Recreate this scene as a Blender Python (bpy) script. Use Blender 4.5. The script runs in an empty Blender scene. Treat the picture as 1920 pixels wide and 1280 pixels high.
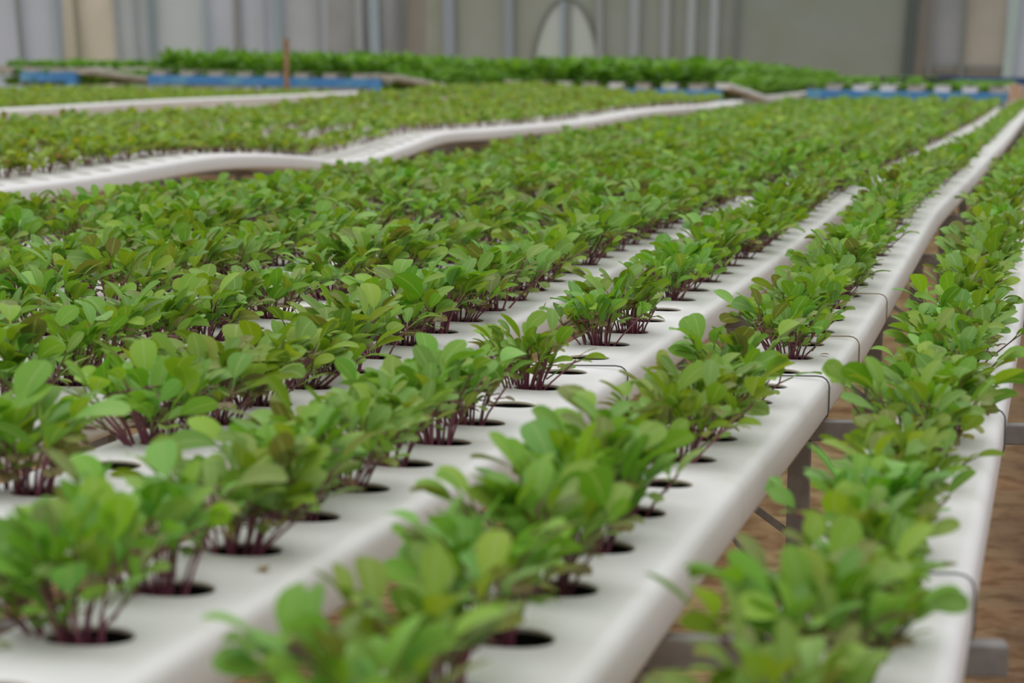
import bpy, math, random
import numpy as np
from mathutils import Matrix, Vector

sc = bpy.context.scene
COL = sc.collection
random.seed(7)
ZT = 0.78                     # height of the channel tops above the soil floor
CAM_H = 0.40                  # camera above the channel tops

# ------------------------------------------------------------------ camera
cam_d = bpy.data.cameras.new('camera')
cam_d.sensor_width = 36; cam_d.lens = 85
cam_d.clip_start = 0.02; cam_d.clip_end = 300
cam_d.dof.use_dof = True
cam_d.dof.focus_distance = 3.4
cam_d.dof.aperture_fstop = 7.4
cam = bpy.data.objects.new('camera', cam_d); COL.objects.link(cam)
f_px = 85 / 36 * 1920
_d = np.array([2005 - 960, 640 - 109, -f_px]); _d /= np.linalg.norm(_d)
_n = np.cross(np.array([1, -.015, 0.]), _d); _n /= np.linalg.norm(_n)
if _n[1] < 0: _n = -_n
CM = np.stack([np.cross(_d, _n), _d, _n])        # world = CM @ camera
m4 = Matrix([[*CM[0], 0], [*CM[1], 0], [*CM[2], ZT + CAM_H], [0, 0, 0, 1]])
cam.matrix_world = m4
sc.camera = cam

def in_view(p, margin=60):
    c = CM.T @ (np.array(p) - np.array([0, 0, ZT + CAM_H]))
    if c[2] > -0.3: return None
    x = 960 + c[0] / -c[2] * f_px; y = 640 - c[1] / -c[2] * f_px
    return (-c[2], x, y) if -margin < x < 1920 + margin and -margin < y < 1280 + margin + 40 else None

# ------------------------------------------------------------------ world: overcast daylight through the film roof
w = bpy.data.worlds.new('overcast'); sc.world = w; w.use_nodes = True
nt = w.node_tree; nt.nodes.clear()
tc = nt.nodes.new('ShaderNodeTexCoord'); sep = nt.nodes.new('ShaderNodeSeparateXYZ')
rp = nt.nodes.new('ShaderNodeValToRGB'); bg = nt.nodes.new('ShaderNodeBackground'); ou = nt.nodes.new('ShaderNodeOutputWorld')
nt.links.new(tc.outputs['Generated'], sep.inputs[0]); nt.links.new(sep.outputs['Z'], rp.inputs[0])
rp.color_ramp.elements[0].position = 0.0; rp.color_ramp.elements[0].color = (.30, .31, .33, 1)
rp.color_ramp.elements[1].position = 0.75; rp.color_ramp.elements[1].color = (1.0, 1.0, 1.0, 1)
nt.links.new(rp.outputs[0], bg.inputs[0]); bg.inputs[1].default_value = 1.17
nt.links.new(bg.outputs[0], ou.inputs[0])

sc.view_settings.view_transform = 'Standard'; sc.view_settings.look = 'None'
sc.view_settings.gamma = 1; sc.view_settings.use_curve_mapping = False
sc.view_settings.exposure = 0.0

# ------------------------------------------------------------------ materials
def mat(name, col, rough=.6, noise=None, metallic=0, bump=None, spec=.5):
    """noise = (scale, second colour, low, high)"""
    m = bpy.data.materials.new(name); m.use_nodes = True
    t = m.node_tree; b = t.nodes['Principled BSDF']
    b.inputs['Base Color'].default_value = (*col, 1); b.inputs['Roughness'].default_value = rough
    b.inputs['Metallic'].default_value = metallic; b.inputs['Specular IOR Level'].default_value = spec
    g = t.nodes.new('ShaderNodeTexCoord')
    if noise:
        n = t.nodes.new('ShaderNodeTexNoise'); n.inputs['Scale'].default_value = noise[0]; n.inputs['Detail'].default_value = 6
        r = t.nodes.new('ShaderNodeValToRGB')
        r.color_ramp.elements[0].position = noise[2]; r.color_ramp.elements[1].position = noise[3]
        r.color_ramp.elements[0].color = (*col, 1); r.color_ramp.elements[1].color = (*noise[1], 1)
        t.links.new(g.outputs['Object'], n.inputs['Vector']); t.links.new(n.outputs['Fac'], r.inputs[0])
        t.links.new(r.outputs[0], b.inputs['Base Color'])
    if bump:
        n2 = t.nodes.new('ShaderNodeTexNoise'); n2.inputs['Scale'].default_value = bump[0]; n2.inputs['Detail'].default_value = 5
        bp = t.nodes.new('ShaderNodeBump'); bp.inputs['Strength'].default_value = bump[1]; bp.inputs['Distance'].default_value = bump[2]
        t.links.new(g.outputs['Object'], n2.inputs['Vector']); t.links.new(n2.outputs['Fac'], bp.inputs['Height'])
        t.links.new(bp.outputs[0], b.inputs['Normal'])
    return m

M_PVC = mat('white_pvc', (.85, .835, .825), .42, noise=(9, (.76, .735, .69), .58, .82))
M_RIM = mat('cut_pvc', (.62, .55, .42), .7)
M_INNER = mat('dark_inside', (.012, .012, .010), .5, noise=(120, (.06, .06, .045), .55, .75))  # near-black colour put inside the channels to keep the holes black
M_STEEL = mat('weathered_steel', (.20, .185, .175), .6, noise=(30, (.30, .28, .265), .45, .75))
M_WIRE = mat('dark_wire', (.12, .12, .12), .5)
M_TWINE = mat('rusty_wire', (.33, .22, .13), .8)
M_BLUE = mat('blue_gutter', (.07, .27, .62), .5, noise=(5, (.20, .48, .62), .45, .75))
M_NAVY = mat('navy_gutter', (.025, .07, .20), .5, noise=(6, (.06, .12, .25), .45, .7))
M_GREYP = mat('grey_pvc', (.60, .56, .50), .6, noise=(6, (.42, .38, .32), .4, .7))  # greyer tone of the channel plastic, mottled at random
M_WOOD = mat('stake_wood', (.40, .24, .13), .8, noise=(20, (.24, .12, .06), .4, .7))
M_DARK = mat('dark_plastic', (.03, .035, .04), .6)
M_DRY = mat('dry_leaf', (.30, .20, .08), .8)
M_ORANGE = mat('orange_sleeve', (.60, .36, .22), .7, noise=(14, (.60, .55, .48), .45, .6))

def leaf_material(name, rnd=True):
    m = bpy.data.materials.new(name); m.use_nodes = True
    t = m.node_tree; t.nodes.clear(); N = t.nodes.new; L = t.links.new
    at = N('ShaderNodeAttribute'); at.attribute_name = 'Col'
    uv = N('ShaderNodeUVMap'); sp = N('ShaderNodeSeparateXYZ'); L(uv.outputs[0], sp.inputs[0])
    # pale midrib and side veins
    a = N('ShaderNodeMath'); a.operation = 'SUBTRACT'; a.inputs[1].default_value = .5; L(sp.outputs[0], a.inputs[0])
    b = N('ShaderNodeMath'); b.operation = 'ABSOLUTE'; L(a.outputs[0], b.inputs[0])
    mr = N('ShaderNodeMapRange'); mr.inputs[1].default_value = .015; mr.inputs[2].default_value = .07; mr.inputs[3].default_value = .45; mr.inputs[4].default_value = 0
    L(b.outputs[0], mr.inputs[0])
    v1 = N('ShaderNodeMath'); v1.operation = 'MULTIPLY_ADD'; v1.inputs[1].default_value = -1.1; L(b.outputs[0], v1.inputs[0]); L(sp.outputs[1], v1.inputs[2])
    v2 = N('ShaderNodeMath'); v2.operation = 'MULTIPLY'; v2.inputs[1].default_value = 42; L(v1.outputs[0], v2.inputs[0])
    v3 = N('ShaderNodeMath'); v3.operation = 'SINE'; L(v2.outputs[0], v3.inputs[0])
    v4 = N('ShaderNodeMapRange'); v4.inputs[1].default_value = .8; v4.inputs[2].default_value = 1; v4.inputs[3].default_value = 0; v4.inputs[4].default_value = .07
    L(v3.outputs[0], v4.inputs[0])
    ad = N('ShaderNodeMath'); ad.operation = 'MAXIMUM'; L(mr.outputs[0], ad.inputs[0]); L(v4.outputs[0], ad.inputs[1])
    mx = N('ShaderNodeMix'); mx.data_type = 'RGBA'; mx.inputs[7].default_value = (.42, .55, .22, 1)
    L(ad.outputs[0], mx.inputs[0])
    if rnd:
        oi = N('ShaderNodeObjectInfo'); hs = N('ShaderNodeHueSaturation')
        h = N('ShaderNodeMapRange'); h.inputs[3].default_value = .485; h.inputs[4].default_value = .515; L(oi.outputs['Random'], h.inputs[0])
        vv = N('ShaderNodeMapRange'); vv.inputs[3].default_value = .9; vv.inputs[4].default_value = 1.12; L(oi.outputs['Random'], vv.inputs[0])
        L(h.outputs[0], hs.inputs['Hue']); L(vv.outputs[0], hs.inputs['Value']); L(at.outputs[0], hs.inputs['Color']); L(hs.outputs[0], mx.inputs[6])
    else:
        L(at.outputs[0], mx.inputs[6])
    # paler, greyer underside
    ge = N('ShaderNodeNewGeometry'); mu = N('ShaderNodeMix'); mu.data_type = 'RGBA'; mu.inputs[7].default_value = (.26, .40, .12, 1)
    k = N('ShaderNodeMath'); k.operation = 'MULTIPLY'; k.inputs[1].default_value = .25; L(ge.outputs['Backfacing'], k.inputs[0]); L(k.outputs[0], mu.inputs[0])
    L(mx.outputs[2], mu.inputs[6])
    pb = N('ShaderNodeBsdfPrincipled'); pb.inputs['Roughness'].default_value = .48; pb.inputs['Specular IOR Level'].default_value = .32
    L(mu.outputs[2], pb.inputs['Base Color'])
    tr = N('ShaderNodeBsdfTranslucent'); tb = N('ShaderNodeMix'); tb.data_type = 'RGBA'; tb.blend_type = 'MULTIPLY'; tb.inputs[0].default_value = 1
    tb.inputs[7].default_value = (1.5, 1.35, .5, 1); L(mu.outputs[2], tb.inputs[6]); L(tb.outputs[2], tr.inputs[0])
    ms = N('ShaderNodeMixShader'); ms.inputs[0].default_value = .28; L(pb.outputs[0], ms.inputs[1]); L(tr.outputs[0], ms.inputs[2])
    o = N('ShaderNodeOutputMaterial'); L(ms.outputs[0], o.inputs[0])
    return m

def attr_material(name, rough=.5):
    m = bpy.data.materials.new(name); m.use_nodes = True; t = m.node_tree
    at = t.nodes.new('ShaderNodeAttribute'); at.attribute_name = 'Col'
    t.links.new(at.outputs[0], t.nodes['Principled BSDF'].inputs['Base Color'])
    t.nodes['Principled BSDF'].inputs['Roughness'].default_value = rough
    return m
M_LEAF = leaf_material('seedling_leaf'); M_LEAFS = leaf_material('seedling_leaf_far', False)
M_STEM = attr_material('purple_stem', .45)

def soil_material():
    m = bpy.data.materials.new('sandy_soil'); m.use_nodes = True; t = m.node_tree; N = t.nodes.new; L = t.links.new
    b = t.nodes['Principled BSDF']; b.inputs['Roughness'].default_value = .95; b.inputs['Specular IOR Level'].default_value = .1
    g = N('ShaderNodeTexCoord')
    n1 = N('ShaderNodeTexNoise'); n1.inputs['Scale'].default_value = 3.5; n1.inputs['Detail'].default_value = 4
    n2 = N('ShaderNodeTexNoise'); n2.inputs['Scale'].default_value = 14; n2.inputs['Detail'].default_value = 8
    L(g.outputs['Object'], n1.inputs[0]); L(g.outputs['Object'], n2.inputs[0])
    r1 = N('ShaderNodeValToRGB'); e = r1.color_ramp.elements
    e[0].position = .38; e[0].color = (.36, .215, .115, 1); e[1].position = .62; e[1].color = (.52, .39, .21, 1)
    r2 = N('ShaderNodeValToRGB'); e = r2.color_ramp.elements
    e[0].position = .36; e[0].color = (.66, .60, .55, 1); e[1].position = .56; e[1].color = (1.05, 1.05, 1.05, 1)
    L(n1.outputs[0], r1.inputs[0]); L(n2.outputs[0], r2.inputs[0])
    # the walking path on the right is darker brown soil
    s = N('ShaderNodeSeparateXYZ'); L(g.outputs['Object'], s.inputs[0])
    mm = N('ShaderNodeMath'); mm.operation = 'MULTIPLY_ADD'; mm.inputs[1].default_value = .5; L(n1.outputs[0], mm.inputs[0]); L(s.outputs[0], mm.inputs[2])
    pr = N('ShaderNodeMapRange'); pr.inputs[1].default_value = -.02; pr.inputs[2].default_value = .22; L(mm.outputs[0], pr.inputs[0])
    mx0 = N('ShaderNodeMix'); mx0.data_type = 'RGBA'; L(pr.outputs[0], mx0.inputs[0]); L(r1.outputs[0], mx0.inputs[6]); mx0.inputs[7].default_value = (.20, .125, .075, 1)
    mx = N('ShaderNodeMix'); mx.data_type = 'RGBA'; mx.blend_type = 'MULTIPLY'; mx.inputs[0].default_value = 1
    L(mx0.outputs[2], mx.inputs[6]); L(r2.outputs[0], mx.inputs[7]); L(mx.outputs[2], b.inputs['Base Color'])
    bp = N('ShaderNodeBump'); bp.inputs['Strength'].default_value = .45; bp.inputs['Distance'].default_value = .02
    L(n2.outputs[0], bp.inputs['Height']); L(bp.outputs[0], b.inputs['Normal'])
    return m

# ------------------------------------------------------------------ mesh helpers
def make_mesh(name, V, Q, mats, cols=None, uvs=None, mi=None, smooth=True):
    """V (n,3), Q (m,4) all quads."""
    V = np.asarray(V, dtype=np.float32); Q = np.asarray(Q, dtype=np.int32)
    me = bpy.data.meshes.new(name)
    me.vertices.add(len(V)); me.vertices.foreach_set('co', V.ravel())
    me.loops.add(Q.size); me.loops.foreach_set('vertex_index', Q.ravel())
    me.polygons.add(len(Q)); me.polygons.foreach_set('loop_start', np.arange(0, Q.size, 4, dtype=np.int32))
    me.polygons.foreach_set('use_smooth', np.full(len(Q), smooth))
    if mi is not None: me.polygons.foreach_set('material_index', np.asarray(mi, dtype=np.int32))
    for m in mats: me.materials.append(m)
    if cols is not None:
        a = me.color_attributes.new('Col', 'FLOAT_COLOR', 'POINT')
        c4 = np.ones((len(V), 4), dtype=np.float32); c4[:, :3] = cols; a.data.foreach_set('color', c4.ravel())
    if uvs is not None:
        u = me.uv_layers.new(name='UVMap'); u.data.foreach_set('uv', np.asarray(uvs, dtype=np.float32)[Q.ravel()].ravel())
    me.update(calc_edges=True)
    return me

def link(name, me, parent=None, loc=None):
    o = bpy.data.objects.new(name, me); COL.objects.link(o)
    if parent: o.parent = parent
    if loc is not None: o.location = loc
    return o

def tag(o, label, cat, group=None, kind=None):
    if label: o['label'] = label
    if cat: o['category'] = cat
    if group: o['group'] = group
    if kind: o['kind'] = kind
    return o

def empty(name, loc, rz=0):
    o = bpy.data.objects.new(name, None); COL.objects.link(o); o.location = loc; o.rotation_euler = (0, 0, rz)
    o.empty_display_size = .05
    return o

class Box:
    """collects bevelled bars and boxes into one mesh"""
    def __init__(s): s.V = []; s.Q = []; s.n = 0
    def add(s, V, Q):
        s.V.append(np.asarray(V, float)); s.Q.append(np.asarray(Q) + s.n); s.n += len(V)
    def bar(s, p0, p1, wdt, h, r=None, up=(0, 0, 1)):
        """rounded rectangular bar from p0 to p1"""
        p0 = np.array(p0, float); p1 = np.array(p1, float); d = p1 - p0; d /= np.linalg.norm(d)
        up = np.array(up, float); sd = np.cross(d, up)
        if np.linalg.norm(sd) < 1e-3: sd = np.array([1., 0, 0])
        sd /= np.linalg.norm(sd); uu = np.cross(sd, d)
        r = min(wdt, h) * .12 if r is None else r
        pts = []
        for cx, cy, a0 in ((1, 1, 0), (-1, 1, 90), (-1, -1, 180), (1, -1, 270)):
            for k in range(3):
                a = math.radians(a0 + k * 45)
                pts.append((cx * (wdt / 2 - r) + r * math.cos(a), cy * (h / 2 - r) + r * math.sin(a)))
        n = len(pts); V = []
        for p in (p0, p1):
            for a, b in pts: V.append(p + sd * a + uu * b)
        V.append(p0); V.append(p1)
        Q = [(i, (i + 1) % n, n + (i + 1) % n, n + i) for i in range(n)]
        for i in range(0, n, 2):
            Q.append((2 * n, (i + 2) % n, (i + 1) % n, i)); Q.append((2 * n + 1, n + i, n + (i + 1) % n, n + (i + 2) % n))
        s.add(V, Q)
    def mesh(s, name, m, smooth=False):
        return make_mesh(name, np.concatenate(s.V), np.concatenate(s.Q), [m], smooth=smooth)
def bar_obj(name, p0, p1, wd, h, m, parent=None, r=None):
    steep = abs(p1[2] - p0[2]) > 5 * math.hypot(p1[0] - p0[0], p1[1] - p0[1])      # uprights keep their width along X
    b = Box(); b.bar(p0, p1, wd, h, r, (0, 1, 0) if steep else (0, 0, 1)); return link(name, b.mesh(name, m), parent)

def tube(P, r, sides=6):
    P = np.asarray(P, float); n = len(P); V = []; Q = []
    for i in range(n):
        d = P[min(i + 1, n - 1)] - P[max(i - 1, 0)]; d /= np.linalg.norm(d) + 1e-9
        a = np.cross(d, (0, 0, 1.)); a = a if np.linalg.norm(a) > .1 else np.cross(d, (0, 1., 0)); a /= np.linalg.norm(a); b = np.cross(d, a)
        rr = r[i] if hasattr(r, '__len__') else r
        for k in range(sides):
            t = 2 * math.pi * k / sides; V.append(P[i] + rr * (a * math.cos(t) + b * math.sin(t)))
    for i in range(n - 1):
        for k in range(sides):
            Q.append((i * sides + k, i * sides + (k + 1) % sides, (i + 1) * sides + (k + 1) % sides, (i + 1) * sides + k))
    return np.array(V), np.array(Q)

# ------------------------------------------------------------------ the setting
def plane_q(x0, x1, y0, y1, nx=1, ny=1):
    xs = np.linspace(x0, x1, nx + 1); ys = np.linspace(y0, y1, ny + 1)
    V = [(x, y, 0) for y in ys for x in xs]
    Q = [(j * (nx + 1) + i, j * (nx + 1) + i + 1, (j + 1) * (nx + 1) + i + 1, (j + 1) * (nx + 1) + i) for j in range(ny) for i in range(nx)]
    return np.array(V), np.array(Q)
V, Q = plane_q(-30, 12, -4, 60, 84, 128)
rs = np.random.RandomState(3); V[:, 2] += rs.normal(0, .004, len(V))
tag(link('floor', make_mesh('floor', V, Q, [soil_material()])), None, None, kind='structure')

WY = 40.0
def film_mat(name, c1, c2, s=1.2):
    m = mat(name, c1, .55, noise=(s, c2, .35, .7))
    return m
FILM_LIGHT = film_mat('film_pale', (.58, .635, .74), (.52, .59, .65))
FILM_GREEN = film_mat('film_pale_green', (.58, .65, .68), (.53, .60, .62))
FILM_GREY = film_mat('film_grey', (.40, .42, .44), (.31, .33, .34))
FILM_BROWN = film_mat('film_brown', (.32, .30, .27), (.26, .25, .21), .8)
FILM_OLIVE = film_mat('film_olive', (.33, .355, .29), (.38, .42, .40), .8)
FILM_DOLIVE = film_mat('film_dark_olive', (.265, .295, .235), (.31, .35, .33), .8)
FILM_CREAM = film_mat('film_cream', (.74, .69, .60), (.62, .60, .47))
FILM_SAND = film_mat('film_sand', (.49, .465, .40), (.43, .40, .34))
FILM_MID = film_mat('film_mid', (.50, .54, .58), (.44, .48, .51))
def X_at(px):   # image column -> X on the far wall (measured once from the photo)
    return float(np.interp(px, [-700, 0, 37, 145, 285, 387, 525, 845, 958, 1193, 1343, 1710, 1920, 3200], [-25.7, -18.45, -18.07, -16.99, -15.6, -14.6, -13.26, -10.24, -9.19, -7.05, -5.72, -2.52, -.75, 9.5]))
def film(px0, px1, m, name='wall_back', y=WY, z0=0, z1=3.6):
    x0, x1 = X_at(px0), X_at(px1); n = max(2, int((x1 - x0) / .25)); V = []; Q = []
    for i in range(n + 1):
        x = x0 + (x1 - x0) * i / n
        for z in (z0, z0 + (z1 - z0) / 2, z1): V.append((x, y + .015 * math.sin(x * 5.1), z))
    for i in range(n):
        for j in range(2): Q.append((i * 3 + j, (i + 1) * 3 + j, (i + 1) * 3 + j + 1, i * 3 + j + 1))
    return tag(link(name, make_mesh(name, V, Q, [m])), None, None, kind='structure')
for a, b, m in ((-700, 118, FILM_LIGHT), (118, 216, FILM_CREAM), (216, 292, FILM_GREEN), (292, 388, FILM_GREEN), (388, 530, FILM_LIGHT), (530, 615, FILM_MID),
                (615, 760, FILM_GREY), (760, 800, FILM_BROWN), (800, 1130, FILM_OLIVE), (1130, 1380, FILM_OLIVE), (1380, 1710, FILM_DOLIVE),
                (1710, 1752, FILM_BROWN), (1752, 1810, FILM_GREY), (1810, 1890, FILM_SAND), (1890, 3200, FILM_LIGHT)):
    film(a, b, m)
# top rail and low rail of the far wall
tag(bar_obj('trim_1', (X_at(-700), WY - .05, 2.6), (X_at(3200), WY - .05, 2.6), .06, .06, M_STEEL), None, None, kind='structure')
tag(bar_obj('trim_2', (X_at(1735), WY - .06, ZT + .20), (X_at(1890), WY - .06, ZT + .20), .03, .12, mat('rail_grey', (.24, .24, .22), .7)), None, None, kind='structure')

POST = {}
def post_mat(c):
    if c not in POST:
        l = tuple(((v / 255 + .055) / 1.055) ** 2.4 * 1.8 for v in c); POST[c] = mat('post_paint', l, .6)
    return POST[c]
posts = [ # (column at top, column lower, width px, colour, label)
 (37, 45, 9, (103, 113, 113), 'slim dark grey post against the pale film, leftmost on the far wall'),
 (106, 113, 12, (128, 138, 146), 'bluish grey post just left of the cream wall panel'),
 (146, 153, 9, (112, 113, 98), 'dark olive post splitting the cream wall panel in two'),
 (219, 227, 9, (128, 133, 133), 'grey post at the right edge of the cream wall panel'),
 (256, 262, 8, (124, 130, 136), 'thin grey post between the cream panel and the darker post'),
 (286, 291, 12, (104, 119, 124), 'dark teal grey post above the left end of the long blue gutter'),
 (387, 391, 10, (125, 140, 146), 'light blue grey post in the middle of the pale film'),
 (448, 451, 12, (110, 112, 112), 'dark grey post left of the wooden stake'),
 (523, 529, 13, (116, 131, 136), 'blue grey post right behind the wooden stake'),
 (494, 498, 8, (136, 145, 150), 'faint pale post just left of the one behind the wooden stake'),
 (596, 600, 9, (125, 132, 134), 'faint grey post right of the wooden stake'),
 (678, 681, 13, (124, 130, 132), 'faint wide grey post left of the bright blue grey post'),
 (706, 710, 18, (122, 135, 143), 'wide bright blue grey post beside a fainter one'),
 (752, 754, 12, (92, 97, 96), 'very dark post in the brown part of the wall'),
 (845, 848, 20, (116, 125, 134), 'wide blue grey post against the olive film, left of the arch'),
 (957, 959, 17, (113, 121, 127), 'blue grey post nearest the arch on its left'),
 (1127, 1130, 12, (118, 122, 124), 'faint grey post at the right foot of the arch'),
 (1193, 1193, 17, (125, 131, 134), 'first clear pale post right of the arch'),
 (1252, 1252, 15, (124, 129, 131), 'second clear pale post right of the arch'),
 (1300, 1299, 15, (128, 135, 138), 'left one of the close pair of pale posts'),
 (1343, 1342, 15, (128, 135, 138), 'right one of the close pair of pale posts'),
 (1382, 1380, 9, (94, 98, 97), 'thin dark post where the dark olive film begins'),
 (1712, 1707, 19, (62, 71, 69), 'darkest thick post, right of the wide dark olive film'),
 (1751, 1748, 8, (98, 100, 98), 'thin dark grey post left of the sand coloured panel'),
 (1811, 1808, 8, (98, 102, 98), 'thin dark post at the left edge of the sand coloured panel'),
 (1903, 1896, 17, (136, 151, 149), 'pale bluish post at the right end of the far wall'),
]
for a, b, wpx, c, lab in posts:
    xa, xb = X_at(a), X_at(b); sl = (xb - xa) / .884
    ztop = ZT + 1.14; bx = lambda z: xa + (ztop - z) * sl
    wd = wpx * .0094
    o = bar_obj('greenhouse_post', (bx(0), WY - .12, 0), (bx(3.4), WY - .12, 3.4), wd, .06, post_mat(c))
    tag(o, lab, 'post', 'posts along the far film wall')

# arched opening seen in the far wall
M_ARCH = film_mat('arch_film', (.52, .61, .54), (.58, .62, .64), 2)
def arch():
    n = 18; V = []; Q = []
    for i in range(n + 1):
        z = 2.05 * (1 - (1 - i / n) ** 2); hw = .60 * math.sqrt(max(0, 1 - (max(0, z - .5) / 1.55) ** 2))
        xl = X_at(1064) - hw; xr = X_at(1064) + hw
        V += [(xl, WY - .03, z), (X_at(1064), WY - .035, z), (xr, WY - .03, z)]
    for i in range(n): Q += [(3 * i, 3 * i + 1, 3 * i + 4, 3 * i + 3), (3 * i + 1, 3 * i + 2, 3 * i + 5, 3 * i + 4)]
    o = tag(link('door_1', make_mesh('door_1', V, Q, [M_ARCH])), None, None, kind='structure')
    Vn = np.array(V)
    for pts in (Vn[0::3], Vn[2::3]):
        v, q = tube(pts + np.array([0, -.02, 0]), .035, 6); link('door_frame', make_mesh('door_frame', v, q, [post_mat((100, 106, 100))]), o)
    bar_obj('door_post', (X_at(1059), WY - .07, 0), (X_at(1057), WY - .07, 2.0), .07, .05, post_mat((124, 138, 148)), o)
    bar_obj('door_post', (X_at(1069), WY - .07, 0), (X_at(1067), WY - .07, 2.0), .10, .05, post_mat((106, 110, 108)), o)
arch()

# ------------------------------------------------------------------ growing channels
S = 0.155                      # hole spacing along a channel
HX, HC = .056, .014            # half width of the flat top, corner radius
def interp(tab):
    ys = np.array([a for a, b in tab]); zs = np.array([b for a, b in tab])
    def f(y):
        y = np.asarray(y, float); i = np.clip(np.searchsorted(ys, y) - 1, 0, len(ys) - 2)
        h = ys[i + 1] - ys[i]; t = np.clip((y - ys[i]) / h, 0, 1)
        g = np.gradient(zs, ys)
        return zs[i] * (2 * t**3 - 3 * t**2 + 1) + zs[i + 1] * (-2 * t**3 + 3 * t**2) + h * g[i] * (t**3 - 2 * t**2 + t) + h * g[i + 1] * (t**3 - t**2)
    return f
PROF_A = interp([(0, .016), (1.0, .016), (1.5, .012), (2.1, .003), (2.6, -.006), (3.1, -.008), (3.8, -.006), (4.4, -.001), (5.2, .006), (6.2, .022), (8, .018), (10, .004), (12, -.009), (16, -.032), (22, -.045)])
PROF_9 = interp([(0, .0), (4, -.012), (5, -.014), (5.8, -.022), (6.9, -.050), (7.9, -.060), (10, -.050), (12.3, -.040), (16, -.045), (22, -.065)])
TREND = interp([(4, 0), (8, 0), (11, -.02), (14, -.045), (18, -.06), (22, -.075)])
PROF_B = interp([(0, .006), (1.5, .006), (2.1, .006), (2.6, -.002), (3.1, -.008), (3.8, -.004), (4.3, .010), (4.9, .028), (5.7, .048), (6.5, .044), (7.4, .034), (9.8, .020), (12.6, .002), (16.5, -.004), (22, -.02)])
PROF_C = interp([(0, .0), (1.6, .0), (3, .0), (4.3, .012), (5.7, .032), (7.5, .025), (10, .01), (14, .0), (22, 0)])
PROF_2 = interp([(4, .004), (6.1, .006), (6.9, .010), (7.3, .020), (7.8, .028), (8.3, .016), (8.8, -.010), (9.4, -.052), (9.8, -.052), (10.3, -.026), (10.9, .010), (11.8, .004), (12.9, -.007), (14.4, -.018), (15.4, -.010), (16.3, .0), (18, -.005), (19.9, -.025), (22, -.02)])
PROF_3 = interp([(10, -.004), (13.6, -.004), (14.9, .0), (16.3, .006), (19.3, .0), (22, 0)])
def prof_rand(seed, amp=.014):
    r = random.Random(seed); k = [(r.uniform(.5, 2.4), r.uniform(0, 6.28), r.uniform(.3, 1)) for _ in range(4)]
    return lambda y: amp * sum(a * np.sin(np.asarray(y, float) * f + p) for f, p, a in k) / 2

NXS, NYS = 5, 7
def cell_template(holes=True):
    """flat top patch with one round hole, in cell coordinates; returns verts, quads, material index"""
    per = []
    for i in range(NXS): per.append((-HX + 2 * HX * i / NXS, 0))
    for j in range(NYS): per.append((HX, S * j / NYS))
    for i in range(NXS): per.append((HX - 2 * HX * i / NXS, S))
    for j in range(NYS): per.append((-HX, S - S * j / NYS))
    n = len(per); V = [(x, y, 0) for x, y in per]; Q = []; mi = []
    angs = [math.atan2(y - S / 2, x) for x, y in per]
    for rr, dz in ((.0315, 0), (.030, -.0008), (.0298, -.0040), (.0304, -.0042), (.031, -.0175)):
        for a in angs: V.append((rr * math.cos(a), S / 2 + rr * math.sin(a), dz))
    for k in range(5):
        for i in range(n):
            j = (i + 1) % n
            Q.append((k * n + i, k * n + j, (k + 1) * n + j, (k + 1) * n + i)); mi.append(0 if k < 2 else 1 if k < 4 else 2)  # lowest ring takes the near-black inside colour
    return np.array(V), np.array(Q), np.array(mi)
CELL = cell_template()
def side_profile():
    pts = []
    for a in (22.5, 45, 67.5, 90): pts.append((HX + HC * math.sin(math.radians(a)), -HC + HC * math.cos(math.radians(a))))
    pts.append((HX + HC, -.030)); pts.append((HX + HC, -.044))
    for a in (30, 60, 90): pts.append((HX + HC - .011 + .011 * math.cos(math.radians(a)), -.044 - .011 * math.sin(math.radians(a))))
    return [(HX, 0)] + pts
SIDE = side_profile()
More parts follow.
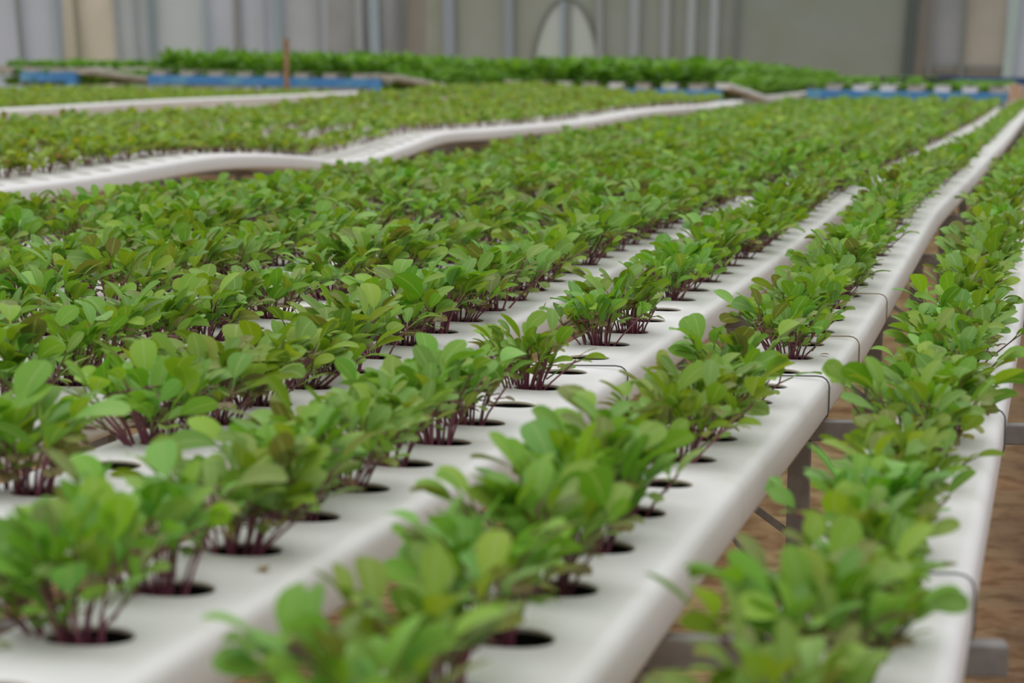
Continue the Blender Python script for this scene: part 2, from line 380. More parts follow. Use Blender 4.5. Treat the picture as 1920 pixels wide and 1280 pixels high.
def channel(X, y_first, y_end, prof, phase, xoff=None, hole=True):
    """a long rounded PVC channel; holes sit at phase + n*S; returns object and hole rows"""
    n0 = math.ceil((y_first - phase) / S); n1 = math.floor((y_end - phase) / S)
    ystart = phase + (n0 - .5) * S; ncell = n1 - n0 + 1
    CV, CQ, CMI = CELL; Vs = []; Qs = []; Ms = []; nb = 0
    for c in range(ncell):
        v = CV.copy(); v[:, 1] += ystart + c * S; Vs.append(v); Qs.append(CQ + nb); Ms.append(CMI); nb += len(v)
    ys = ystart + np.arange(ncell * NYS + 1) * S / NYS
    for sgn in (1, -1):
        sec = SIDE + [(0, -.055)]; k = len(sec)
        v = np.array([(sgn * x, y, z) for y in ys for x, z in sec]); Vs.append(v)
        i, j = np.meshgrid(np.arange(len(ys) - 1), np.arange(k - 1), indexing='ij'); i = i.ravel(); j = j.ravel()
        a = i * k + j; q = np.stack([a, a + k, a + k + 1, a + 1], 1)
        if sgn > 0: q = q[:, ::-1]
        Qs.append(q + nb); Ms.append(np.zeros(len(q), int)); nb += len(v)
        # end caps (near end and far end)
        for yy, flip in ((ys[0], sgn > 0), (ys[-1], sgn < 0)):
            v = np.array([(sgn * x, yy, z) for x, z in sec] + [(0, yy, 0), (0, yy, -.03)]); Vs.append(v)
            q = []
            q.append((k, 0, 1, k + 1)); 
            for t in range(1, k - 1): q.append((k + 1, t, t + 1, t + 1))
            q = [(a_, b_, c_, c_) if False else (a_, b_, c_, d_) for a_, b_, c_, d_ in q]
            # triangles are expressed as thin quads through a midpoint
            vv = list(v); qq = []
            for a_, b_, c_, d_ in q:
                if c_ == d_:
                    vv.append((vv[c_] + vv[a_]) / 2); qq.append((a_, b_, c_, len(vv) - 1))
                else: qq.append((a_, b_, c_, d_))
            qq = np.array(qq); Vs[-1] = np.array(vv)
            if flip: qq = qq[:, ::-1]
            Qs.append(qq + nb); Ms.append(np.zeros(len(qq), int)); nb += len(vv)
    V = np.concatenate(Vs); Q = np.concatenate(Qs); Mi = np.concatenate(Ms)
    V[:, 2] -= .0030 * np.clip(np.abs(V[:, 0]) / HX, 0, 1) ** 2 * (V[:, 2] > -.02)
    V[:, 2] += prof(V[:, 1])
    if xoff is not None: V[:, 0] += xoff(V[:, 1])
    o = link('growing_channel', make_mesh('growing_channel', V, Q, [M_PVC, M_RIM, M_INNER], mi=Mi), loc=(X, 0, ZT))
    # near-black strip added along the inside so the holes show black
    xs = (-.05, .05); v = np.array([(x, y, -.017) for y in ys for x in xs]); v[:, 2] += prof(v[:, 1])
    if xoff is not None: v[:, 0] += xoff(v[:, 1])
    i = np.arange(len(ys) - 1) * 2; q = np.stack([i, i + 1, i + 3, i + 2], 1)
    link('inner_strip', make_mesh('inner_strip', v, q, [M_INNER]), o)['label'] = 'near-black strip inside the channel'
    holes = [(X + (float(xoff(phase + n * S)) if xoff else 0), phase + n * S, ZT + float(prof(phase + n * S))) for n in range(n0, n1 + 1)]
    return o, holes

ONES = ['', 'first', 'second', 'third', 'fourth', 'fifth', 'sixth', 'seventh', 'eighth', 'ninth', 'tenth', 'eleventh', 'twelfth', 'thirteenth',
        'fourteenth', 'fifteenth', 'sixteenth', 'seventeenth', 'eighteenth', 'nineteenth', 'twentieth']
TENS = {2: 'twenty', 3: 'thirty', 4: 'forty', 5: 'fifty', 6: 'sixty', 7: 'seventy'}
def ordinal(n):
    if n <= 20: return ONES[n]
    t, o = divmod(n, 10)
    return TENS[t] + '-' + ONES[o] if o else TENS[t][:-1] + 'ieth'

bed1 = []                                     # (row index from the right, X, holes)
TREND_B = interp([(4, 0), (8, 0), (11, -.012), (13, -.022), (15, .010), (18, .055), (22, .07)])
XR = [-.126, -.352, -.615] + [-.615 - .263 * k for k in range(1, 7)]
PH = [1.652, 1.561, 1.462] + [1.462 - .098 * k for k in range(1, 7)]
def blend(k, w):
    f = prof_rand(20 + k, .008)
    return lambda y: (1 - w) * PROF_A(y) * .8 + w * PROF_9(y) + f(y)
PR = [PROF_C, PROF_B, PROF_A] + [blend(k, k / 6) for k in range(1, 7)]
def trended(seed, amp, g=1.0):
    f = prof_rand(seed, amp)
    return lambda y: f(y) + g * TREND(y)
for r in range(9):
    o, holes = channel(XR[r], .75 if r < 3 else 1.0, 21.7, PR[r], PH[r])
    where = 'rightmost' if r == 0 else ordinal(r + 1) + ' from the right'
    tag(o, f'white plastic growing channel with round holes, {where} in the nearest bed', 'growing channel', 'channels of the nearest bed')
    bed1.append((r, XR[r], holes))
bed2 = []
def behind_front(k):
    f = prof_rand(50 + k, .007); a = .78 ** k; g = k / 7
    return lambda y: a * PROF_2(y) + (1 - a) * ((1 - g) * TREND(y) + g * TREND_B(y)) + f(y) * min(1, .3 * k)
for k in range(8):
    X = -2.90 - .263 * k + (.09 if k else 0)
    o, holes = channel(X, 4.6 + k * .6, 21.6, PROF_2 if k == 0 else behind_front(k), 5.0 + .06 * k)
    lab = 'wavy bare-edged white growing channel along the front of the second bed' if k == 0 else f'white growing channel under seedlings in the second bed, {ordinal(k + 1)} from its front edge'
    tag(o, lab, 'growing channel', 'channels of the second bed'); bed2.append((k, X, holes))
bed3 = []
for k in range(11):
    X = -6.37 - .263 * k
    o, holes = channel(X, 10.5 + k * .5, 21.7, PROF_3 if k == 0 else trended(80 + k, .007, .9), 11 + .06 * k)
    lab = 'straight white growing channel along the front of the third bed, at the left' if k == 0 else f'white growing channel under seedlings in the third bed, {ordinal(k + 1)} from its front edge'
    tag(o, lab, 'growing channel', 'channels of the third bed'); bed3.append((k, X, holes))

# ------------------------------------------------------------------ seedling clumps
GREENS = np.array([(.125, .285, .020), (.155, .32, .022), (.185, .36, .024), (.105, .245, .016), (.225, .37, .020), (.145, .33, .060), (.190, .38, .070), (.18, .34, .020)])
COTY = np.array([(.24, .33, .07), (.30, .30, .09), (.27, .17, .10), (.20, .10, .085), (.22, .34, .07)])
TINT = np.array([(.20, .12, .07), (.19, .08, .07), (.32, .36, .03), (.24, .30, .04)])

def leaf(base, az, el, curl, Lg, W, roll, fold, nt_, nw, shape=.9):
    """obovate blade: a bent midrib with a folded, cupped cross section"""
    t = np.linspace(0, 1, nt_ + 1); t = .45 * t + .55 * (1 - np.cos(np.pi * t)) / 2 if nt_ > 2 else t; P = [np.array(base, float)]; D = []
    for i in range(nt_ + 1):
        e = el - curl * t[i]; D.append(np.array([math.cos(e) * math.cos(az), math.cos(e) * math.sin(az), math.sin(e)]))
        if i: P.append(P[-1] + (D[-2] + D[-1]) / 2 * Lg * (t[i] - t[i - 1]))
    side = np.array([-math.sin(az), math.cos(az), 0.]); V = []; U = []
    wd = np.power(np.clip(np.sin(np.pi * np.power(t, .50 + shape)), 0, 1), .50); wd = wd / wd.max(); wd[0] = .06; wd[-1] = .10
    for i in range(nt_ + 1):
        nrm = np.cross(D[i], side); nrm = -nrm if nrm[2] < 0 and el < 1.4 else nrm
        s2 = side * math.cos(roll) + nrm * math.sin(roll); n2 = nrm * math.cos(roll) - side * math.sin(roll)
        for j in range(nw + 1):
            u = j / nw * 2 - 1
            V.append(P[i] + s2 * (u * W / 2 * wd[i]) + n2 * (fold * abs(u) ** 1.5 * W * wd[i])); U.append((j / nw, t[i]))
    Q = [(i * (nw + 1) + j, i * (nw + 1) + j + 1, (i + 1) * (nw + 1) + j + 1, (i + 1) * (nw + 1) + j) for i in range(nt_) for j in range(nw)]
    return np.array(V), np.array(Q), np.array(U)

def clump(seed, lod=0):
    """one hole's clump of seedlings; returns (leafV, Q, U, C), (stemV, Q, C)"""
    r = random.Random(seed)
    LV = []; LQ = []; LU = []; LC = []; SV = []; SQ = []; SC = []; nl = ns = 0
    def addl(v, q, u, c):
        nonlocal nl
        LV.append(v); LQ.append(q + nl); LU.append(u); LC.append(np.tile(c, (len(v), 1))); nl += len(v)
    def adds(P, rad, c0, c1, sides):
        nonlocal ns
        v, q = tube(P, rad, sides); k = len(P); cc = np.repeat([c0 + (c1 - c0) * i / (k - 1) for i in range(k)], sides, axis=0)
        SV.append(v); SQ.append(q + ns); SC.append(cc); ns += len(v)
    nseed = [27, 20, 12][lod]; sides = [5, 4, 3][lod]
    nt_, nw = [(7, 4), (4, 2), (3, 2)][lod]
    big = [1, 1.12, 1.4][lod]
    for i in range(nseed):
        a = r.uniform(0, 2 * math.pi); q = math.sqrt(r.random()); bx, by = .021 * q * math.cos(a), .017 * q * math.sin(a)
        out = a + r.gauss(0, .5); lean = (.08 + .52 * q) * r.uniform(.5, 1.25); h = r.uniform(.028, .060)
        if r.random() < .12: lean += .5; h *= .8
        top = np.array([bx + math.cos(out) * h * math.tan(min(lean, .95)), by + math.sin(out) * h * math.tan(min(lean, .95)), h])
        b0 = np.array([bx, by, -.012]); mid = (b0 + top) / 2 + np.array([math.cos(out), math.sin(out), 0]) * -.003
        purple = np.array([(.20, .035, .085), (.15, .03, .06), (.26, .06, .12)][r.randrange(3)]); g = np.array((.17, .13, .05))
        adds([b0, mid, top] if lod < 2 else [b0, top], [.00135, .0012, .0011] if lod == 0 else ([.0014, .0014, .0014] if lod == 1 else [.0018, .0018]), purple, purple * .7 + g * .3, sides)
        # cotyledons: small, two lobed, drooping and often purple
        if r.random() < (.75 if lod < 2 else .4):
            ca = r.uniform(0, 6.28)
            for s in (0, math.pi):
                if r.random() < .3: continue
                az = ca + s + r.gauss(0, .3); c = COTY[r.randrange(5)] * r.uniform(.8, 1.15)
                pl = r.uniform(.008, .017); e0 = r.uniform(-.3, .35); st = top * r.uniform(.72, .98)
                en = st + np.array([math.cos(az) * math.cos(e0), math.sin(az) * math.cos(e0), math.sin(e0)]) * pl
                if lod == 0: adds([st, en], [.0008, .0007], purple, purple * .6 + c * .4, 4)
                wv = r.uniform(.012, .017)
                if lod == 0:
                    for dd in (-.55, .55):      # two rounded lobes
                        v, qq, u = leaf(en, az + dd * .75, e0 - .1, .5, wv * .88, wv * .72, dd * .4 + r.gauss(0, .15), .06, 5, 2, .6); addl(v, qq, u * [1, .6], c)
                else:
                    v, qq, u = leaf(en, az, e0 - .1, .6, wv * .85, wv * 1.1, 0, .05, nt_ - 1, 2, .5); addl(v, qq, u, c)
        # true leaves
        for k in range(r.choice([2, 3, 3]) if lod < 2 else 2):
            az = out + r.gauss(0, 1.1) if k else out + r.gauss(0, .7)
            el = r.uniform(.95, 1.50) if k else r.uniform(.60, 1.30)
            el -= lean * .30
            pl = r.uniform(.006, .020)
            en = top + np.array([math.cos(az) * math.cos(el), math.sin(az) * math.cos(el), math.sin(el)]) * pl
            Lg = r.uniform(.023, .041) * big; W = Lg * r.uniform(.50, .66)
            c = GREENS[r.randrange(len(GREENS))] * r.uniform(.9, 1.4)
            if r.random() < .18: c = c * .45 + TINT[r.randrange(4)] * .55
            if k == 2 or r.random() < .25:          # some leaves sit lower on the stem
                f0 = r.uniform(.55, .9); en = en - top + (b0 + (top - b0) * f0); top_ = b0 + (top - b0) * f0; Lg *= .85; W *= .85
            else: top_ = top
            if lod < 2: adds([top_, en], [.0010, .0009] if lod == 0 else [.0012, .0012], purple * .6 + g * .4, c * .9, sides - 1)
            v, qq, u = leaf(en, az, el, r.uniform(.25, 1.15), Lg, W, r.gauss(0, .45), r.uniform(.04, .16), nt_, nw, r.uniform(.75, 1.05)); addl(v, qq, u, c)
    cat = np.concatenate
    return (cat(LV), cat(LQ), cat(LU), cat(LC)), (cat(SV), cat(SQ), cat(SC))

HI = []
for k in range(16):
    (lv, lq, lu, lc), (sv, sq, scn) = clump(100 + k, 0)
    HI.append((make_mesh('leaves', lv, lq, [M_LEAF], lc, lu), make_mesh('stems', sv, sq, [M_STEM], scn)))

# which holes are empty (seen bare in the photo) in the two right hand channels
EMPTY = {(2, 8), (2, 10), (2, 11), (2, 14), (2, 15), (1, 4), (1, 9), (1, 10)}
spots = []
rr = random.Random(5)
for r, X, holes in bed1:
    for (x, y, z) in holes:
        n = round((y - PH[r]) / S); gone = (r, n) in EMPTY
        if r not in (0, 1, 2) and rr.random() < .06: gone = True
        if r in (0, 1, 2) and n > 16 and rr.random() < .05: gone = True
        sc_ = rr.uniform(.86, 1.14) * (.92 if r > 6 else 1); rz = rr.uniform(0, 6.28); jx = rr.uniform(-.020, -.006) if r else rr.uniform(-.014, .002); jy = rr.uniform(-.004, .004)
        v_ = rr.randrange(16); tl = rr.uniform(-.02, .12)
        if r == 0: sc_ *= .98 if y < 3 else .90; tl = rr.uniform(-.04, .08) if y < 3 else rr.uniform(-.08, .02)
        if r in (0, 1) and y > 6: sc_ *= max(.72, 1 - .05 * (y - 6))
        if gone: continue
        iv = in_view((x + jx, y, z + .05))
        spots.append(dict(bed=1, r=r, p=(x + jx, y + jy, z - .006), s=sc_, rz=rz, v=v_, tl=tl, d=iv[0] if iv else None))
for bi, bed in ((2, bed2), (3, bed3)):
    for k, X, holes in bed:
        if k == 0: continue              # the front channel of each far bed stands bare
        for (x, y, z) in holes:
            if rr.random() < .05: continue
            iv = in_view((x, y, z + .05), 350)
            if not iv: continue
            spots.append(dict(bed=bi, r=k, p=(x + rr.uniform(-.03, -.012) + (.045 if k == 1 and bi == 2 else 0), y + rr.uniform(-.01, .01), z - .006), s=rr.uniform(.82, 1.05) * (.92 if bi == 2 else .88), rz=rr.uniform(0, 6.28),
                              v=rr.randrange(16), tl=rr.uniform(0, .1), d=iv[0]))
vis = sorted([s for s in spots if s['d'] is not None and s['bed'] == 1], key=lambda s: s['d'])
near, rest = vis[:300], [s for s in vis[300:]] + [s for s in spots if s['bed'] != 1 and s['d'] is not None]
near.sort(key=lambda s: (s['r'], s['p'][1]))
cnt = {}; protos = {}
for s in near:
    r = s['r']; cnt[r] = cnt.get(r, 0) + 1
    chan = 'rightmost white channel' if r == 0 else f'{ordinal(r + 1)} channel from the right'
    lab = f'green seedling clump in the {chan}, {ordinal(cnt[r])} clump from the near end'
    k = s['v']
    if k not in protos:
        root = empty('seedling_clump', s['p']); protos[k] = root
        ch = [link('leaves', HI[k][0], root), link('stems', HI[k][1], root)]
        ch[1]['label'] = 'thin purple stems'
        protos[k] = (root, ch)
    else:
        p0, ch0 = protos[k]; root = p0.copy(); COL.objects.link(root)
        for c in ch0:
            d = c.copy(); COL.objects.link(d); d.parent = root
    root.location = s['p']; root.rotation_euler = (0, 0, s['rz']); root.scale = (s['s'] * (1.03 if s['r'] < 3 else 1.26), s['s'] * (1.06 if s['r'] < 3 else 1.20), s['s'] * (1.02 if s['r'] < 3 else 1.06))
    # every clump leans a little toward the left aisle
    root.rotation_euler = (Matrix.Rotation(-s['tl'], 3, 'Y') @ Matrix.Rotation(s['rz'], 3, 'Z')).to_euler()
    tag(root, lab, 'seedling clump', 'seedling clumps in the nearest bed')

MID = [clump(300 + k, 1) for k in range(10)]
LOW = [clump(500 + k, 2) for k in range(10)]
def scatter(name, items, label, cat, group, zs=1.0, leafmat=None):
    Vs = []; Qs = []; Us = []; Cs = []; Ms = []; nb = 0
    for s in items:
        src = (MID if s['d'] < 10 else LOW)[s['v'] % 10]
        R = np.array(Matrix.Rotation(-s['tl'], 3, 'Y') @ Matrix.Rotation(s['rz'], 3, 'Z')) * s['s']
        (lv, lq, lu, lc), (sv, sq, scn) = src
        tint = 1 + .25 * (((s['rz'] * 7.3) % 1) - .5)
        wx = 1.28 if s['r'] > 2 or s['bed'] > 1 else 1.0
        Vs.append(lv @ R.T * [wx, wx, zs] + s['p']); Qs.append(lq + nb); Us.append(lu); Cs.append(lc * ([tint * 1.05, 1, .95] if s['bed'] == 1 else [tint * 1.22, .98, .75])); Ms.append(np.zeros(len(lq), int)); nb += len(lv)
        Vs.append(sv @ R.T * [1, 1, zs] + s['p']); Qs.append(sq + nb); Us.append(np.zeros((len(sv), 2))); Cs.append(scn); Ms.append(np.ones(len(sq), int)); nb += len(sv)
    me = make_mesh(name, np.concatenate(Vs), np.concatenate(Qs), [M_LEAFS, M_STEM], np.concatenate(Cs), np.concatenate(Us), np.concatenate(Ms))
    return tag(link(name, me), label, cat, group, 'stuff')
scatter('seedling_clumps', rest, 'mass of small green seedling clumps filling the farther channels of all beds', 'seedlings', None)

# ------------------------------------------------------------------ wires tied around the channels
def wire(name, X, Y, prof, m, label, skew=.2, r=.0011, tail=True, slack=0):
    z = float(prof(Y)); P = []
    sec = [(0, .0025)] + [(x, zz) for x, zz in SIDE]
    e = r + .0006
    ring = [(x, (0 if i == 0 else zz)) for i, (x, zz) in enumerate(SIDE)]
    half = [(0.0, e)] + [(x * 1.0 + e * (x > HX + .001), zz + (e if zz > -.02 else 0)) for x, zz in ring]
    full = half + [(HX - .01, -.055 - e), (0, -.055 - e), (-HX + .01, -.055 - e)] + [(-x, zz) for x, zz in reversed(half)]
    P = [(x, skew * x + (.004 * math.sin(x * 40)), zz + slack * max(0, 1 - abs(x) / .06)) for x, zz in full]
    P = np.array(P); P[:, 2] += z
    v, q = tube(P, r, 6)
    o = link(name, make_mesh(name, v, q, [m]), loc=(X, Y, ZT))
    return tag(o, label, 'wire')
wire('wire_tie', XR[1], 3.045, PROF_B, M_WIRE, 'thin grey wire looped around the second channel from the right, above a crossbar')
wire('wire_tie', XR[2], 3.06, PROF_A, M_WIRE, 'thin dark wire looped around the third channel from the right')
wire('wire_tie', XR[0], 2.78, PROF_C, M_WIRE, 'thin wire looped around the rightmost channel by its right edge, halfway up the photo')
wire('wire_tie', XR[0], 1.86, PROF_C, M_WIRE, 'thin blurred wire around the rightmost channel, near the bottom of the photo')
wire('twine_tie', XR[1], 3.50, PROF_B, M_TWINE, 'rusty brown wire across the second channel from the right, the nearer of two', r=.0010)
wire('twine_tie', XR[1], 4.05, PROF_B, M_TWINE, 'rusty brown wire across the second channel from the right, the farther of two', r=.0010)

# ------------------------------------------------------------------ steel support frames
def frame(y0, xr, xl, legs, label, group, k=.2, zt=-.0565, knees=True):
    root = empty('support_frame', (xr, y0, 0)); T = .0255
    yy = lambda x: (x - xr) * k
    bar_obj('crossbar', (xr - xr, 0, ZT + zt - T / 2), (xl - xr, yy(xl), ZT + zt - T / 2), T, T, M_STEEL, root, .002)
    for lx in legs:
        bar_obj('leg', (lx - xr, yy(lx), 0), (lx - xr, yy(lx), ZT + zt - T), T * 1.08, T, M_STEEL, root, .002)
        if knees: bar_obj('brace', (lx - xr - .18, yy(lx - .18), ZT + zt - T + .002), (lx - xr - .008, yy(lx - .01), ZT + zt - T - .125), .009, .009, M_STEEL, root, .0015)
        if knees: bar_obj('brace', (lx - xr - .54, yy(lx - .54), ZT + zt - T + .002), (lx - xr - .01, yy(lx - .01), .03), .009, .009, M_STEEL, root, .0015)
    return tag(root, label, 'support frame', group)
names = ['nearest', 'second', 'third', 'fourth', 'fifth']
for i in range(16):
    y = 1.905 + 1.228 * i
    dip = min(float(PR[r](y)) for r in range(3)) - .001 if i < 6 else -.03
    lab = f'dark weathered steel support frame under the nearest bed, {"nearest to the camera" if i == 0 else ordinal(i + 1) + " from the camera"}'
    frame(y, -.03, -2.30, (-.317, -1.2, -2.1), lab, 'support frames of the nearest bed', zt=-.0565 + dip)
for i in range(11):
    y = 7.0 + 1.35 * i
    frame(y, -2.80, -4.85, (-2.9, -3.8, -4.75), f'steel support frame under the second bed, {ordinal(i + 1)} from the camera', 'support frames of the second bed',
          zt=-.0565 + min(-.012, float(PROF_2(y)), float(TREND(y)) - .022) - .003, knees=False)
for i in range(7):
    y = 12.5 + 1.45 * i
    frame(y, -6.28, -9.1, (-6.4, -7.4, -8.4, -9.0), f'steel support frame under the third bed, {ordinal(i + 1)} from the camera', 'support frames of the third bed', zt=-.065 + float(TREND(y)) - .01, knees=False)

# ------------------------------------------------------------------ blue drain gutters at the far ends of the beds
def gutter(x0, x1, y, z0, z1, m, label, name='drain_gutter', lip=True, legs=True, outlet=None):
    root = empty(name, ((x0 + x1) / 2, y, 0)); c = (x0 + x1) / 2; th = .008; W = .11
    b = Box(); hz = (z0 + z1) / 2 + ZT; hh = z1 - z0
    b.bar((x0 - c, -W / 2, hz), (x1 - c, -W / 2, hz), th, hh, .002); b.bar((x0 - c, W / 2, hz), (x1 - c, W / 2, hz), th, hh, .002)
    b.bar((x0 - c, 0, ZT + z0 + th / 2), (x1 - c, 0, ZT + z0 + th / 2), W, th, .002)
    b.bar((x0 - c + .004, -W / 2, hz), (x0 - c + .004, W / 2, hz), th, hh, .002); b.bar((x1 - c - .004, -W / 2, hz), (x1 - c - .004, W / 2, hz), th, hh, .002)
    link('trough', b.mesh('trough', m), root)
    if outlet is not None:
        bar_obj('outlet', (outlet - c, -.02, ZT + z0 - .05), (outlet - c, -.02, ZT + z1 - .01), .11, .10, m, root, .02)
    if legs:
        for fx in (.08, .5, .92):
            xx = x0 + (x1 - x0) * fx
            bar_obj('leg', (xx - c, 0, 0), (xx - c, 0, ZT + z0), .03, .03, M_STEEL, root)
    return tag(root, label, 'gutter', 'drain gutters at the far ends of the beds')
gutter(-2.33, -.50, 22.3, .005, .080, M_BLUE, 'blue drain gutter across the far end of the nearest bed, at the right')
gutter(-5.30, -3.12, 22.3, -.015, .060, M_BLUE, 'blue drain gutter ending in the middle of the photo, behind the second bed', outlet=-3.16)
gutter(-8.72, -6.38, 22.3, .020, .105, M_BLUE, 'longest blue drain gutter behind the third bed, crossed by the wooden stake', outlet=-6.42)
gutter(-10.05, -9.46, 22.3, .020, .115, M_BLUE, 'short blue drain gutter at the far left of the photo', outlet=-9.52)
gutter(-1.42, -.40, 27.5, .090, .18, M_NAVY, 'dark navy gutter behind the nearest blue gutter, at the right edge')

# ------------------------------------------------------------------ far beds beyond the gutters, with tall leafy plants
def far_channel(X, y0, y1, z0, dz, m, label, group, prof=None):
    b = Box(); n = 14
    ys = np.linspace(0, y1 - y0, n + 1); sec = [(x, z) for x, z in SIDE] + [(-x, z) for x, z in reversed(SIDE)]
    k = len(sec); V = np.array([(x, y, z + dz(y)) for y in ys for x, z in sec]); Q = []
    for i in range(n):
        for j in range(k): Q.append((i * k + j, i * k + (j + 1) % k, (i + 1) * k + (j + 1) % k, (i + 1) * k + j))
    V = list(V); 
    for e in (0, n):
        for j in range(0, k // 2 - 1):
            q = (e * k + j, e * k + j + 1, e * k + k - 2 - j, e * k + k - 1 - j); Q.append(q if e == 0 else q[::-1])
    o = link('far_channel', make_mesh('far_channel', V, Q, [m]), loc=(X, y0, ZT + z0))
    return tag(o, label, 'growing channel', group)
slope = lambda y: -.055 * min(y, 3) - .002 * y
flat = lambda y: -.004 * y
far_rows = []
for k in range(7):
    X = -.62 - .245 * k
    far_channel(X, 22.28, 33, .135, flat, M_PVC if k % 3 else M_GREYP, f'white channel end pouring over the nearest blue gutter, {ordinal(k + 1)} from the right', 'channel ends above the right blue gutter')
    far_rows.append((X, 22.6, 33, .13, flat, .05 if k < 4 else .09, .5))
for k in range(9):
    X = -3.10 - .25 * k
    edge = k == 0
    far_channel(X, 22.26, 36, .115 if not edge else .13, slope if edge else flat, M_PVC if k % 2 == 0 else M_GREYP,
                'curved white channel sagging away behind the middle blue gutter' if edge else f'channel end above the middle blue gutter, {ordinal(k + 1)} from the right', 'channel ends above the middle blue gutter')
    if not edge: far_rows.append((X, 22.5, 36, .11, flat, .285, 1))
    if k == 1: far_rows.append((X + .19, 22.7, 36, .02, flat, .24, 1))
for k in range(9):
    X = -6.30 - .29 * k
    edge = k == 0
    far_channel(X, 22.26, 36, .155, slope if edge else flat, M_GREYP, 'grey channel sagging away behind the right end of the longest blue gutter' if edge else f'channel end above the longest blue gutter, {ordinal(k + 1)} from the right', 'channel ends above the longest blue gutter')
    if not edge: far_rows.append((X, 22.5, 36, .14, flat, .265, 1))
    if k == 1: far_rows.append((X + .21, 22.9, 36, .02, flat, .25, 1))
for k in range(4):
    X = -9.42 - .27 * k
    edge = k == 0
    far_channel(X, 22.26, 34, .16, slope if edge else flat, M_GREYP, 'grey channel sagging away beside the short blue gutter at the left' if edge else f'channel end above the short blue gutter, {ordinal(k + 1)} from the right', 'channel ends above the short blue gutter')
    if not edge:
        far_rows.append((X, 22.5, 34, .14, flat, .13, .8)); far_rows.append((X + .17, 22.4, 34, .05, flat, .12, .9))
def blade_clump(seed):
    r = random.Random(seed); V = []; Q = []; C = []; U = []; n = 0
    for i in range(26):
        az = r.uniform(0, 6.28); el = r.uniform(.5, 1.5); L_ = r.uniform(.55, 1.05)
        v, q, u = leaf((r.gauss(0, .05), r.gauss(0, .05), r.uniform(0, .35)), az, el, r.uniform(.2, 1.3), L_ * .75, L_ * .2, r.gauss(0, .5), .1, 4, 2, .7)
        c = np.array([(.12, .33, .02), (.17, .42, .025), (.08, .24, .015), (.22, .46, .03)][r.randrange(4)])
        V.append(v); Q.append(q + n); C.append(np.tile(c, (len(v), 1))); U.append(u); n += len(v)
    return np.concatenate(V), np.concatenate(Q), np.concatenate(C), np.concatenate(U)
BL = [blade_clump(900 + k) for k in range(8)]
Vs = []; Qs = []; Cs = []; Us = []; nb = 0; r = random.Random(11)
for X, y0, y1, z0, dzf, hgt, dens in far_rows:
    y = y0 - .10
    while y < y1:
        v, q, c, u = BL[r.randrange(8)]; a = r.uniform(0, 6.28); s = hgt * r.uniform(.75, 1.1) * (1 - .6 * max(0, y - y0 - 2) / (y1 - y0)); R = np.array([[math.cos(a), -math.sin(a), 0], [math.sin(a), math.cos(a), 0], [0, 0, 1]])
        Vs.append((v @ R.T) * [max(s, .14), max(s, .14), s] + [X + r.gauss(0, .02), y, ZT + z0 + dzf(y - y0)]); Qs.append(q + nb); Cs.append(c); Us.append(u); nb += len(v)
        v, q, c, u = BL[r.randrange(8)]; s *= .55     # lower leaves filling the gap between two channels
        Vs.append((v @ R.T) * [max(s, .16), max(s, .16), max(s, .13)] + [X - .125 + r.gauss(0, .02), y, ZT + z0 - .075 + dzf(y - y0)]); Qs.append(q + nb); Cs.append(c * .9); Us.append(u); nb += len(v)
        y += r.uniform(.10, .17) / max(dens, .6)
tag(link('tall_leafy_plants', make_mesh('tall_leafy_plants', np.concatenate(Vs), np.concatenate(Qs), [M_LEAFS], np.concatenate(Cs), np.concatenate(Us))),
    'taller bright green leafy crop massed beyond the blue gutters, below the far wall', 'plants', None, 'stuff')
# frames carrying the far beds
for xr, xl, lab in ((-.5, -2.5, 'steel frame carrying the far bed at the right'), (-3.0, -5.3, 'steel frame carrying the far bed in the middle'), (-6.2, -8.8, 'steel frame carrying the far bed with the tallest plants'), (-9.3, -10.4, 'steel frame carrying the small far bed at the left')):
    for y in (23.4, 30.0):
        frame(y, xr, xl, (xr - .1, xl + .1), lab + (', near row' if y < 25 else ', far row'), 'frames of the far beds', k=0, zt=.02, knees=False)

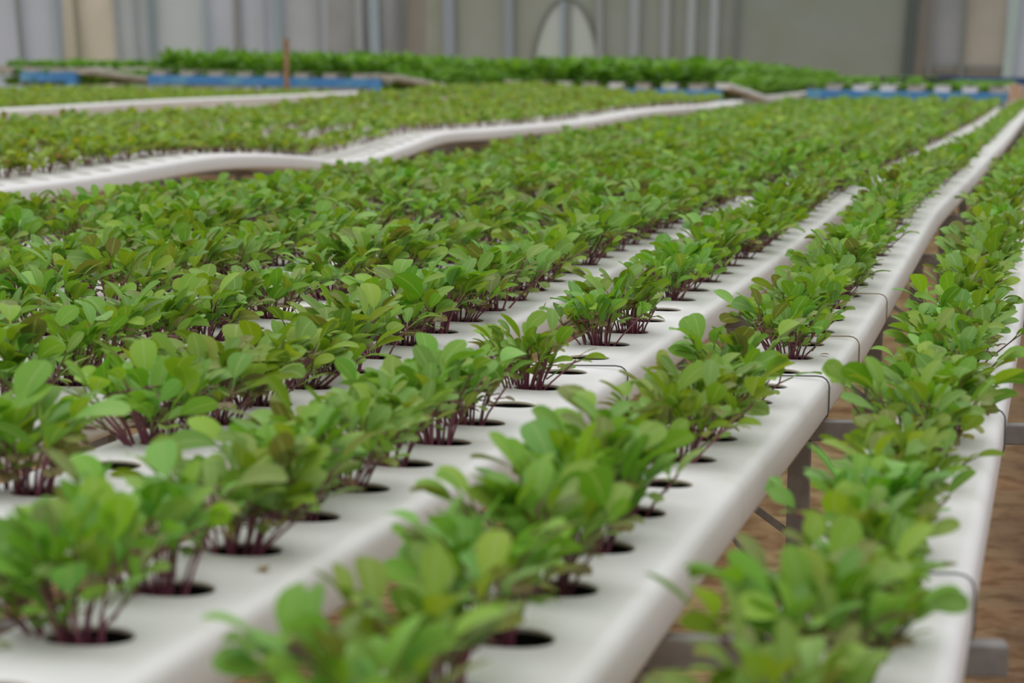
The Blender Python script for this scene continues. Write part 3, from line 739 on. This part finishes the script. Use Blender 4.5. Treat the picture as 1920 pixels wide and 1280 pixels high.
# wooden stake
tag(bar_obj('wooden_stake', (-7.20, 21.95, 0), (-7.23, 22.0, ZT + .475), .045, .035, M_WOOD), 'slim brown wooden stake standing in front of the longest blue gutter', 'stake')
# small things at the far right end
tag(bar_obj('sleeved_post', (-.47, 22.1, 0), (-.45, 22.12, ZT + .16), .13, .12, M_ORANGE, None, .03), 'short orange and white wrapped post at the right end of the blue gutter', 'post')
def tray(x, y, w_, d_, z, lab):
    root = empty('seedling_tray', (x, y, ZT + z)); b = Box()
    b.bar((-w_ / 2, 0, .03), (w_ / 2, 0, .03), d_, .06, .01); link('tray_base', b.mesh('tray_base', M_DARK), root)
    for s in (-1, 1): bar_obj('rim', (-w_ / 2 - .01, s * d_ / 2, .062), (w_ / 2 + .01, s * d_ / 2, .062), .014, .012, M_DARK, root)
    return tag(root, lab, 'tray')
tray(-1.62, 23.4, .24, .3, .128, 'black plastic tray behind the right blue gutter, left one of two')
tray(-1.22, 23.6, .26, .3, .130, 'black plastic tray behind the right blue gutter, beside the navy gutter')

# fallen leaves lying on the channels
def fallen(x, y, prof, Xr, c, label, rz, s=.02):
    v, q, u = leaf((-s / 2, 0, .002), 0, .25, .5, s, s * .6, 0, .12, 6, 4)
    o = link('fallen_leaf', make_mesh('fallen_leaf', v, q, [M_LEAFS if c else M_DRY], np.tile(c or (.3, .2, .08), (len(v), 1)), u), loc=(x, y, ZT + float(prof(y)) - .003 * (abs(x - Xr) / HX) ** 2))
    o.rotation_euler = (0, 0, rz)
    return tag(o, label, 'leaf', 'loose leaves lying on the channels')
fallen(-.660, 1.415, PROF_A, XR[2], (.26, .30, .09), 'pale green loose leaf lying on the third channel, bottom left corner', .4)
fallen(-.575, 1.70, PROF_A, XR[2], None, 'small dry brown leaf on the third channel near the bottom left', 2.0, .016)
fallen(-.555, 2.62, PROF_A, XR[2], None, 'dry brown leaf at the edge of the third channel, middle of the photo', .6, .022)
fallen(-.09, 1.74, PROF_C, XR[0], None, 'small dry olive leaf on the rightmost channel near the bottom', 5.2, .018)
fallen(-.31, 3.30, PROF_B, XR[1], None, 'brown withered leaf on the second channel from the right', .2, .014)
